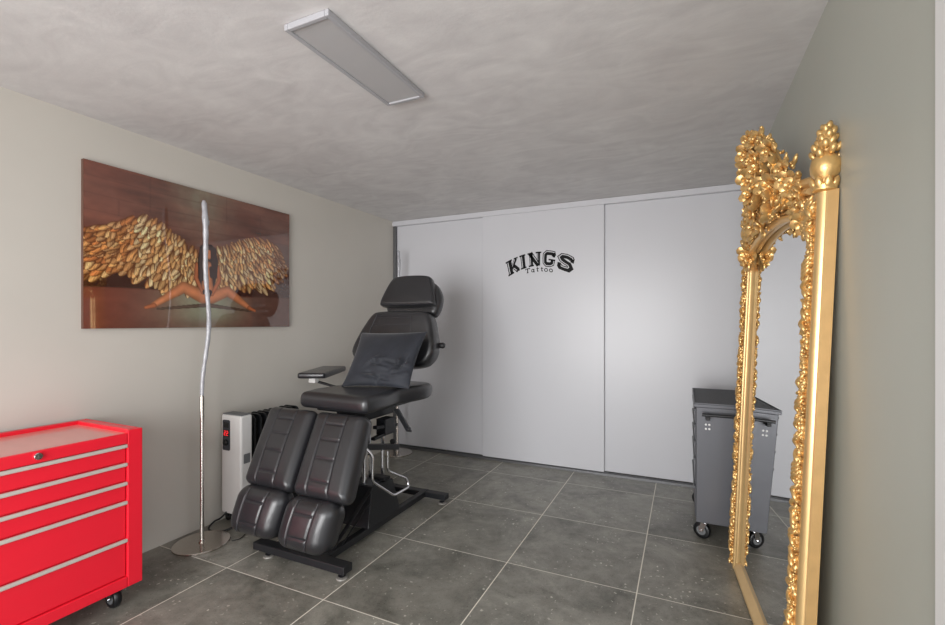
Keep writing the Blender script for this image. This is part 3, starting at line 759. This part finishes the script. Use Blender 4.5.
k = MB(); k.lathe([(.012,0),(.02,.008),(.022,.03),(.015,.042),(.004,.044)], (-1.6,2.83,1.135), (1,.1,0), 18); k.cyl((-1.64,2.83,1.135),(-1.59,2.831,1.135),.008); k.build('adjustment_knob', M['rubber'], ch, smooth=40)
# armrest swung outwards
ad = V((-.42,.907,0)).normalized(); aw = V((.907,.42,0)).normalized(); ao = V((-2.43,2.44,.938))
ar = [(-.1,0),(.1,0),(.1,.45),(-.1,.45)]
ar = [V((x_,y_)) for x_, y_ in [(p[0], p[1]+.27) for p in rr_poly(.1,.27,.02)]]
am = cushion('armrest', ar, lambda a,b,h: tuple(ao+aw*a+ad*b+V((0,0,h))), .042, .014, .003)
k = MB(); c_ = ao+ad*.06; k.box((c_.x-.03,c_.y-.02,.862),(c_.x+.03,c_.y+.02,.897)); k.build('armrest_bracket', M['white_pl'], am, bevel=.003)
k = MB(); k.bar(tuple(c_+ad*.02+V((0,0,-.066))), (-2.0,2.62,.76), .03, .012); k.build('armrest_bar', M['steel_blk'], am)
# mechanism and base
k = MB(); k.box((-2.08,2.14,.755),(-1.70,2.62,.785)); k.box((-1.98,2.2,.70),(-1.76,2.5,.757)); k.build('seat_frame', M['steel_blk'], ch, bevel=.004)
k = MB(); k.bar((-1.69,2.43,.74),(-1.69,2.58,.565),.012,.04,up=(1,0,0)); k.cyl((-1.70,2.565,.585),(-1.675,2.565,.585),.014,14); k.build('tilt_lever', M['steel_gry'], ch, bevel=.002)
k = MB(); k.box((-1.75,2.3,.60),(-1.68,2.40,.70)); k.bar((-1.70,2.22,.665),(-1.70,2.44,.64),.03,.02); k.bar((-1.70,2.2,.60),(-1.70,2.38,.61),.03,.018); k.build('hinge_bracket', M['steel_blk'], ch, bevel=.003)
k = MB(); k.bar((-1.74,2.1,.575),(-1.74,2.5,.477),.05,.035); k.build('leg_rest_arm', M['steel_blk'], ch, bevel=.003)
k = MB(); k.lathe([(.01,0),(.016,.006),(.018,.022),(.01,.03)], (-1.74,2.46,.505), (0,0,1), 16); k.build('adjustment_knob', M['rubber'], ch, smooth=40)
for x_ in (-2.04,-1.70):
    k = MB(); k.bar((x_,1.80,.36),(x_,2.10,.70),.03,.02,up=(1,0,0)); k.build('leg_rest_support', M['steel_blk'], ch, bevel=.003)
k = MB(); k.cyl((-1.865,2.33,.29),(-1.865,2.33,.72),.04,28); k.cyl((-1.80,2.25,.29),(-1.80,2.25,.70),.016,16); k.cyl((-1.865,2.33,.29),(-1.865,2.33,.46),.05,28); k.cyl((-1.79,2.42,.29),(-1.79,2.42,.66),.012,12)
k.build('hydraulic_column', M['chrome'], ch, smooth=40)
def fillet(P, r=.03, n=5):
    P = [V(p) for p in P]; out = [P[0]]
    for a, b, c in zip(P, P[1:], P[2:]):
        d0 = (a-b); d1 = (c-b); q = min(r, d0.length*.45, d1.length*.45); s_ = b+d0.normalized()*q; e_ = b+d1.normalized()*q
        out += [s_*(1-t)**2+b*2*t*(1-t)+e_*t*t for t in [i/n for i in range(n+1)]]
    return out+[P[-1]]
k = MB(); k.tube(fillet([(-1.70,2.12,.575),(-1.66,2.152,.52),(-1.66,2.145,.37),(-1.66,2.362,.212),(-1.66,2.535,.21),(-1.68,2.53,.265),(-1.68,2.325,.374),(-1.68,2.325,.50)],.03), .008, 10); k.build('pedal_loop', M['chrome'], ch, smooth=50)
# cover: black tapering box round the column foot
k = MB()
k.add([(-2.03,2.16,.075),(-1.70,2.16,.075),(-1.70,2.49,.075),(-2.03,2.49,.075),(-2.01,2.21,.305),(-1.715,2.21,.305),(-1.715,2.425,.295),(-2.01,2.425,.295)],
      [(0,3,2,1),(4,5,6,7),(0,1,5,4),(1,2,6,5),(2,3,7,6),(3,0,4,7)])
k.build('column_cover', M['steel_blk'], ch, bevel=.003)
k = MB(); k.box((-1.99,2.22,.303),(-1.73,2.42,.309)); k.build('cover_plate', M['steel_gry'], ch)
for x_ in (-1.712,-2.02):
    k = MB(); k.bar((x_,1.87,.085),(x_,2.2,.30),.008,.022,up=(1,0,0)); k.bar((x_,2.165,.08),(x_,2.2,.30),.008,.018,up=(1,0,0)); k.bar((x_,1.95,.08),(x_,2.19,.225),.006,.008,up=(1,0,0)); k.build('gusset', M['steel_blk'], ch, bevel=.002)
for x_ in (-1.73,-2.0):
    k = MB(); k.box((x_-.02,1.79,.035),(x_+.02,2.87,.075)); k.build('base_beam', M['steel_blk'], ch, bevel=.003)
k = MB(); k.box((-2.19,1.77,.035),(-1.545,1.835,.076)); k.build('base_crossbar', M['steel_blk'], ch, bevel=.004)
k = MB(); k.box((-2.18,2.815,.035),(-1.545,2.875,.072)); k.build('base_crossbar', M['steel_blk'], ch, bevel=.004)
for x_, y_ in ((-2.10,1.80),(-1.583,1.80),(-2.13,2.845),(-1.585,2.845)):
    k = MB(); k.cyl((x_,y_,.008),(x_,y_,.036),.008,12); k.lathe([(.014,.010),(.02,.017),(.01,.02)], (x_,y_,0), seg=16)
    f_ = k.build('levelling_foot', M['steel_blk'], ch, smooth=40)
    k = MB(); k.lathe([(.028,0),(.03,.003),(.028,.008),(.012,.0105)], (x_,y_,0), seg=24); k.build('foot_disc', M['foot_clear'], f_, smooth=40)
k = MB(); k.box((-1.80,2.32,.31),(-1.70,2.38,.328)); k.build('foot_pedal', M['rubber'], ch, bevel=.004)

# cushion lying on the seat
BL, BR, TL, TR = V((-2.03,2.31,.885)), V((-1.575,2.40,.885)), V((-2.085,2.575,1.225)), V((-1.578,2.62,1.235))
def pillow():
    n = 64; vs = []; fs = []
    nrm = (TR-TL).cross(TL-BL).normalized()
    def fld(s, t, sd):
        a, b = 2*s-1, 2*t-1
        f = max(0,(1-a*a))**.45*max(0,(1-b*b))**.45
        # concave edges between pointed corners
        sx = .5+.5*a*(1-.07*(1-b*b)); sy = .5+.5*b*(1-.06*(1-a*a))
        p = BL*(1-sx)*(1-sy)+BR*sx*(1-sy)+TL*(1-sx)*sy+TR*sx*sy
        wr = 0
        if sd > 0:
            for (cx, cy, dx, dy, L_, am_) in WR:
                u = (s-cx)*dx+(t-cy)*dy; w = -(s-cx)*dy+(t-cy)*dx
                wr += am_*math.exp(-(w/.02)**2)*math.exp(-(u/L_)**2)
        return p + nrm*sd*(.062*f + wr*f)
    WR = []
    r_ = random.Random(4)
    for i in range(16):
        an = r_.uniform(-.5,1.3); WR.append((r_.uniform(.35,.98), r_.uniform(.03,.4), math.cos(an), math.sin(an), r_.uniform(.05,.13), r_.choice((-1,1))*r_.uniform(.02,.042)))
    for sd in (1,-1):
        o = len(vs)
        for j in range(n+1):
            for i in range(n+1): vs.append(fld(.5-.5*math.cos(PI*i/n), .5-.5*math.cos(PI*j/n), sd))
        for j in range(n):
            for i in range(n):
                q = (o+j*(n+1)+i, o+j*(n+1)+i+1, o+(j+1)*(n+1)+i+1, o+(j+1)*(n+1)+i); fs.append(q if sd > 0 else q[::-1])
    k = MB(); k.add(vs, fs)
    loc = (-1.82,2.4,.885)
    pw = k.build('pillow', M['velvet'], loc=loc, smooth=180, flip=False)
    pw['label'] = 'black velvet throw pillow leaning on the tattoo chair backrest'; pw['category'] = 'pillow'
    edge = []
    for i in range(n): edge.append(fld(.5-.5*math.cos(PI*i/n),0,1))
    for j in range(n): edge.append(fld(1,.5-.5*math.cos(PI*j/n),1))
    for i in range(n,0,-1): edge.append(fld(.5-.5*math.cos(PI*i/n),1,1))
    for j in range(n,-1,-1): edge.append(fld(0,.5-.5*math.cos(PI*j/n),1))
    k = MB(); k.tube(edge, .003, 6); k.build('edge_piping', M['velvet'], pw, smooth=60)
pillow()

# ------------------------------------------------------------------ gilded mirror
MO = V((.353,1.69,.001)); ep = V((-.073,1,0)).normalized(); eq = V((.042,0,1)).normalized(); en = -(ep.cross(eq)).normalized()
if en.x > 0: en = -en
def ml(p, q, n): return MO+ep*p+eq*q+en*n
MW = 1.14; KP = MW/1.05
mr = thing('standing_mirror', 'tall ornate gold framed mirror leaning against the right wall', 'mirror', (.3,2.2,0))
prof = [(0,0),(0,.028),(.003,.031),(.006,.031),(.007,.034),(.010,.041),(.016,.046),(.024,.048),(.034,.047),(.04,.043),(.043,.041),(.046,.043),(.085,.045),(.088,.040),(.091,.046),(.097,.047),(.102,.043),(.104,.037),(.107,.034),(.111,.036),(.115,.034),(.117,.028),(.12,.025),(.126,.019),(.126,0)]
def post(mirror):
    k = MB(); n = len(prof); vs = []; fs = []
    for q in (0, 1.705):
        for w, d in prof: vs.append(ml(w if not mirror else MW-w, q, d))
    for i in range(n): fs.append((i,(i+1)%n,n+(i+1)%n,n+i))
    fs += [tuple(range(n)), tuple(range(2*n-1,n-1,-1))]
    k.add(vs, fs); k.m[0] = 1; return k.build('frame_post', [M['gold_s'], M['gold_side']], mr, smooth=32)
post(False); post(True)
def orn(mb, c, size, rnd, flat=.55):
    """one gilded leaf curl: a couple of ellipsoids and a small scroll"""
    a = rnd.uniform(0,2*PI); t = V((math.cos(a),math.sin(a),0))
    def mk(dp, dq, dn): return ml(c[0]+dp, c[1]+dq, c[2]+dn)
    u = ep*math.cos(a)+eq*math.sin(a); w = -ep*math.sin(a)+eq*math.cos(a); tilt = rnd.uniform(-.5,.5)
    nn = (en+u*tilt).normalized()
    mb.ell(mk(0,0,0), (u*size, w*size*.45, nn*size*flat), 8, 5)
    mb.ell(ml(*c)+u*size*.8+nn*size*.25, (u*size*.4, w*size*.4, nn*size*.4), 7, 4)
def border(p0, side):
    rnd = random.Random(3+side); k = MB(); q = .03
    while q < 1.69:
        for off in (-.012, .0, .012):
            orn(k, (p0+off+rnd.uniform(-.005,.005), q+rnd.uniform(-.006,.006), .048+rnd.uniform(0,.006)-abs(off)*.25), rnd.uniform(.009,.0135), rnd, .8)
        # S-scroll with a bigger leaf every few steps
        if rnd.random() < .4:
            s_ = rnd.choice((-1,1)); P = []
            for i in range(9):
                t = i/8; P.append(ml(p0+s_*.015*math.sin(t*5), q+t*.05, .052+.008*math.sin(t*PI)))
            k.tube(P, [.003+.005*math.sin(PI*i/8) for i in range(9)], 7)
        if rnd.random() < .25: orn(k, (p0+rnd.uniform(-.012,.012), q, .056), .014, rnd, .7)
        q += .0135
    k.build('carved_border', M['gold'], mr, smooth=60)
border(.066, 0); border(MW-.066, 1)
# sill
k = MB(); ps = [(0,0),(0,.04),(.006,.046),(.02,.048),(.03,.042),(.04,.03),(.05,.024),(.055,.019),(.055,0)]
vs = []; fs = []; n = len(ps)
for p in (.125, MW-.125):
    for q, d in ps: vs.append(ml(p,q,d))
for i in range(n): fs.append((i,(i+1)%n,n+(i+1)%n,n+i))
fs += [tuple(range(n)), tuple(range(2*n-1,n-1,-1))]
k.add(vs, fs); k.build('bottom_rail', M['gold_s'], mr, smooth=32)
# arched head
def arch(p): t = (p-.12)/(MW-.24); return 1.60+.10*math.sin(PI*max(0,min(1,t)))**.5
def crown(p): t = p/MW; return 1.735+.075*math.sin(PI*t)**1.2
k = MB(); N = 48; vs = []; fs = []
for i in range(N+1):
    p = .10+(MW-.20)*i/N; lo, hi = arch(p), crown(p)
    for q, d in ((lo,.0),(lo,.026),(lo+.012,.036),(lo+.03,.04),(hi-.03,.04),(hi,.034),(hi,0)): vs.append(ml(p,q,d))
m_ = 7
for i in range(N):
    for j in range(m_): fs.append((i*m_+j,i*m_+(j+1)%m_,(i+1)*m_+(j+1)%m_,(i+1)*m_+j))
fs += [tuple(range(m_)), tuple(range((N+1)*m_-1,N*m_-1,-1))]
k.add(vs, fs); k.build('arched_head', M['gold_s'], mr, smooth=35)
k = MB()
k.tube([ml(p, arch(p)+.006, .047) for p in [.115+(MW-.23)*i/40 for i in range(41)]], .015, 12)
k.tube([ml(p, arch(p)+.03, .045) for p in [.115+(MW-.23)*i/40 for i in range(41)]], .008, 10)
k.build('arch_moulding', M['gold_s'], mr, smooth=50)
k = MB()
k.tube([ml(p, crown(p)+.004, .034) for p in [.07+(MW-.14)*i/48 for i in range(49)]], .022, 12)
k.tube([ml(p, crown(p)-.026, .048) for p in [.09+(MW-.18)*i/48 for i in range(49)]], .012, 10)
k.build('crown_moulding', M['gold_s'], mr, smooth=50)
# carved fringe inside the arch and corner corbels
k = MB(); rnd = random.Random(12)
for i in range(26):
    p = .15+(MW-.30)*i/25; orn(k, (p, arch(p)+.075+rnd.uniform(-.02,.02), .048), rnd.uniform(.016,.026), rnd, .7)
k.build('carved_spandrel', M['gold'], mr, smooth=60)
for p in (.105, MW-.105):
    k = MB()
    k.ell(ml(p,1.625,.045), (ep*.03, eq*.035, en*.018), 10, 7)
    for j in range(12): orn(k, (p+rnd.uniform(-.03,.03), 1.62+rnd.uniform(-.03,.05), .052), rnd.uniform(.013,.02), rnd, .9)
    k.build('corner_rosette', M['gold'], mr, smooth=60)
# floral crest: each blossom a part
def blossom(c, r, rnd, tilt=None):
    k = MB(); base = ml(*c)
    ax = (en*rnd.uniform(.5,1.0)+ep*rnd.uniform(-.7,.5)+eq*rnd.uniform(-.5,.5)).normalized()
    u = ax.cross(eq).normalized(); w = ax.cross(u); n = rnd.choice((5,5,6)); ph = rnd.uniform(0,2)
    for i in range(n):
        a = ph+2*PI*i/n; d = u*math.cos(a)+w*math.sin(a); s_ = ax.cross(d)
        k.ell(base+d*r*.58+ax*r*.14, ((d*.8+ax*.45).normalized()*r*.5, s_*r*.46, (ax*.8-d*.45).normalized()*r*.16), 8, 5)
    for i in range(n):
        a = ph+.6+2*PI*i/n; d = u*math.cos(a)+w*math.sin(a); s_ = ax.cross(d)
        k.ell(base+d*r*.28+ax*r*.3, ((d*.5+ax*.8).normalized()*r*.34, s_*r*.26, (ax*.5-d*.8).normalized()*r*.1), 7, 4)
    k.ell(base+ax*r*.32, (u*r*.2, w*r*.2, ax*r*.2), 8, 5)
    k.build('blossom', M['gold'], mr, smooth=60)
rnd = random.Random(21)
chain = [(.525,2.085,.185),(.47,2.06,.165),(.425,2.02,.145),(.38,1.985,.125),(.335,1.92,.11),(.295,1.87,.095),(.255,1.82,.085),(.215,1.785,.08),(.185,1.75,.07),(.155,1.745,.065)]
chain = [(c[0]*KP, c[1]-.01, c[2]*.8) for c in chain]; spots = []
for c in chain:
    spots.append((c, rnd.uniform(.04,.052)))
    if c[0] < .55: spots.append(((MW-c[0]+.0, c[1], c[2]), rnd.uniform(.04,.052)))
mid = [(.53,2.03,.19),(.55,1.97,.18),(.49,1.99,.16),(.58,2.0,.15),(.48,1.94,.15),(.62,1.93,.13),(.43,1.93,.12),(.36,1.84,.11),(.69,1.87,.11),(.20,1.72,.06),(.16,1.68,.06),(.12,1.64,.06),(.53,1.92,.17),(.47,1.89,.15),(.58,1.88,.15),(.525,1.85,.165),(.42,1.86,.13),(.63,1.85,.13),(.45,1.80,.145),(.60,1.80,.145),(.525,1.77,.15),(.37,1.81,.11),(.68,1.80,.11),(.40,1.75,.10),(.65,1.75,.10),(.32,1.82,.09),(.73,1.80,.09),(.30,1.76,.08),(.75,1.74,.08),(.52,1.71,.11),(.24,1.76,.075),(.81,1.74,.075),(.86,1.70,.07),(.90,1.66,.07),(.92,1.62,.07)]
mid = [(c[0]*KP, c[1]-.01, c[2]*.8) for c in mid]
for c in mid: spots.append((c, rnd.uniform(.042,.056)))
for c, r in spots: blossom(c, r, rnd)
# leaves and stems that carry the blossoms
k = MB()
def pathq(P, r0, r1):
    k.tube([ml(*p) for p in P], [r0+(r1-r0)*i/(len(P)-1) for i in range(len(P))], 8)
pathq([(c[0],c[1]-.015,c[2]-.02) for c in chain[::-1]], .012, .008); pathq([(MW-c[0],c[1]-.015,c[2]-.02) for c in chain[::-1]], .02, .012)
pathq([(.57,1.72,.05),(.57,1.82,.09),(.575,1.93,.11),(.575,2.02,.125)], .02, .01)
pathq([(.44,1.74,.05),(.47,1.82,.08),(.53,1.9,.10)], .016, .01); pathq([(.70,1.74,.05),(.67,1.82,.08),(.61,1.9,.10)], .016, .01)
for c, r in spots:
    for i in range(5): orn(k, (c[0]+rnd.uniform(-.04,.04), c[1]+rnd.uniform(-.04,.035), c[2]-.012+rnd.uniform(-.02,.015)), rnd.uniform(.014,.026), rnd, .4)
for i in range(90):
    p = rnd.uniform(.2,MW-.2); t = 1-abs(p-MW/2)/.37; orn(k, (p, 1.72+rnd.uniform(0,.1)*max(.2,t), .045+.045*max(0,t)), rnd.uniform(.018,.028), rnd, .6)
k.build('crest_foliage', M['gold'], mr, smooth=60)
# finials on both posts
for p in (.02, MW-.02):
    k = MB(); b0 = ml(p,1.70,.032)
    k.lathe([(.02,0),(.032,.004),(.034,.018),(.022,.028),(.026,.04),(.038,.058),(.040,.078),(.037,.098),(.026,.112),(.02,.12)], b0, eq, 24)
    for i in range(8):
        a = 2*PI*i/8; d = ep*math.cos(a)+en*math.sin(a); s_ = eq.cross(d)
        k.ell(b0+eq*.022+d*.03, ((eq*.9+d*.3).normalized()*.022, s_*.012, (d*.9-eq*.3).normalized()*.008), 8, 5)
    fi = k.build('finial', M['gold'], mr, smooth=50)
    k = MB()
    for i in range(26):
        h = .108+.095*(i/26); rr_ = .03*(1-(i/26)**1.6)*(.62+.5*abs(math.sin(i/26*5+.8)))+.004; a = i*2.4; d = ep*math.cos(a)+en*math.sin(a)
        k.ell(b0+eq*h+d*rr_, (ep*.011, (eq*.9+d*.35).normalized()*.017, en*.010), 7, 5)
    k.ell(b0+eq*.155, (ep*.024, eq*.05, en*.024), 10, 7)
    k.build('flame_bud', M['gold'], fi, smooth=60)
k = MB(); k.prism([(.115,.045),(MW-.115,.045),(MW-.115,1.60)]+[(p,arch(p)+.008) for p in [MW-.125-(MW-.25)*i/20 for i in range(21)]]+[(.115,1.60)], lambda a,b,d: ml(a,b,d), .012, .02)
k.build('mirror_glass', M['glass'], mr)
k = MB(); k.box((0,0,0),(1,1,1)); k.v = [tuple(ml(.02+(MW-.04)*a, .02+1.66*b, .001+.008*c)) for a,b,c in k.v]; k.build('backing_board', M['gold_side'], mr)

# ------------------------------------------------------------------ light
w = bpy.data.worlds.new('daylight'); scene.world = w; w.use_nodes = True
bg = w.node_tree.nodes['Background']; bg.inputs['Color'].default_value = (.86,.93,1,1); bg.inputs['Strength'].default_value = 2.0
def area(name, loc, rot, sx, sy, power, col, spread=180):
    l = bpy.data.lights.new(name, 'AREA'); l.shape = 'RECTANGLE'; l.size = sx; l.size_y = sy; l.energy = power; l.color = col
    l.spread = math.radians(spread)
    o = bpy.data.objects.new(name, l); COL.objects.link(o); o.location = loc; o.rotation_euler = rot; return o
area('daylight_rear_door', ((RX0+RX1)/2, YR-.2, 1.12), (PI/2,0,0), 2.3, 2.0, 100, (1,.99,.985), 125)
area('daylight_side_door', (XR+.22, (OY0+OY1)/2, 1.1), (PI/2,0,PI/2), 1.9, 1.95, 13, (1,.99,.985))

# ------------------------------------------------------------------ camera and view
cd = bpy.data.cameras.new('camera'); cam = bpy.data.objects.new('camera', cd); COL.objects.link(cam)
cam.location = (0,0,1.3); cam.rotation_euler = (PI/2, 0, .4278)
cd.sensor_width = 36; cd.lens = 36*451.985/945; cd.shift_x = -(478.51-472.5)/945; cd.shift_y = (322.4-312.5)/945
cd.clip_start = .02
scene.camera = cam
vs_ = scene.view_settings; vs_.view_transform = 'Standard'; vs_.look = 'None'; vs_.gamma = 1; vs_.exposure = -.45
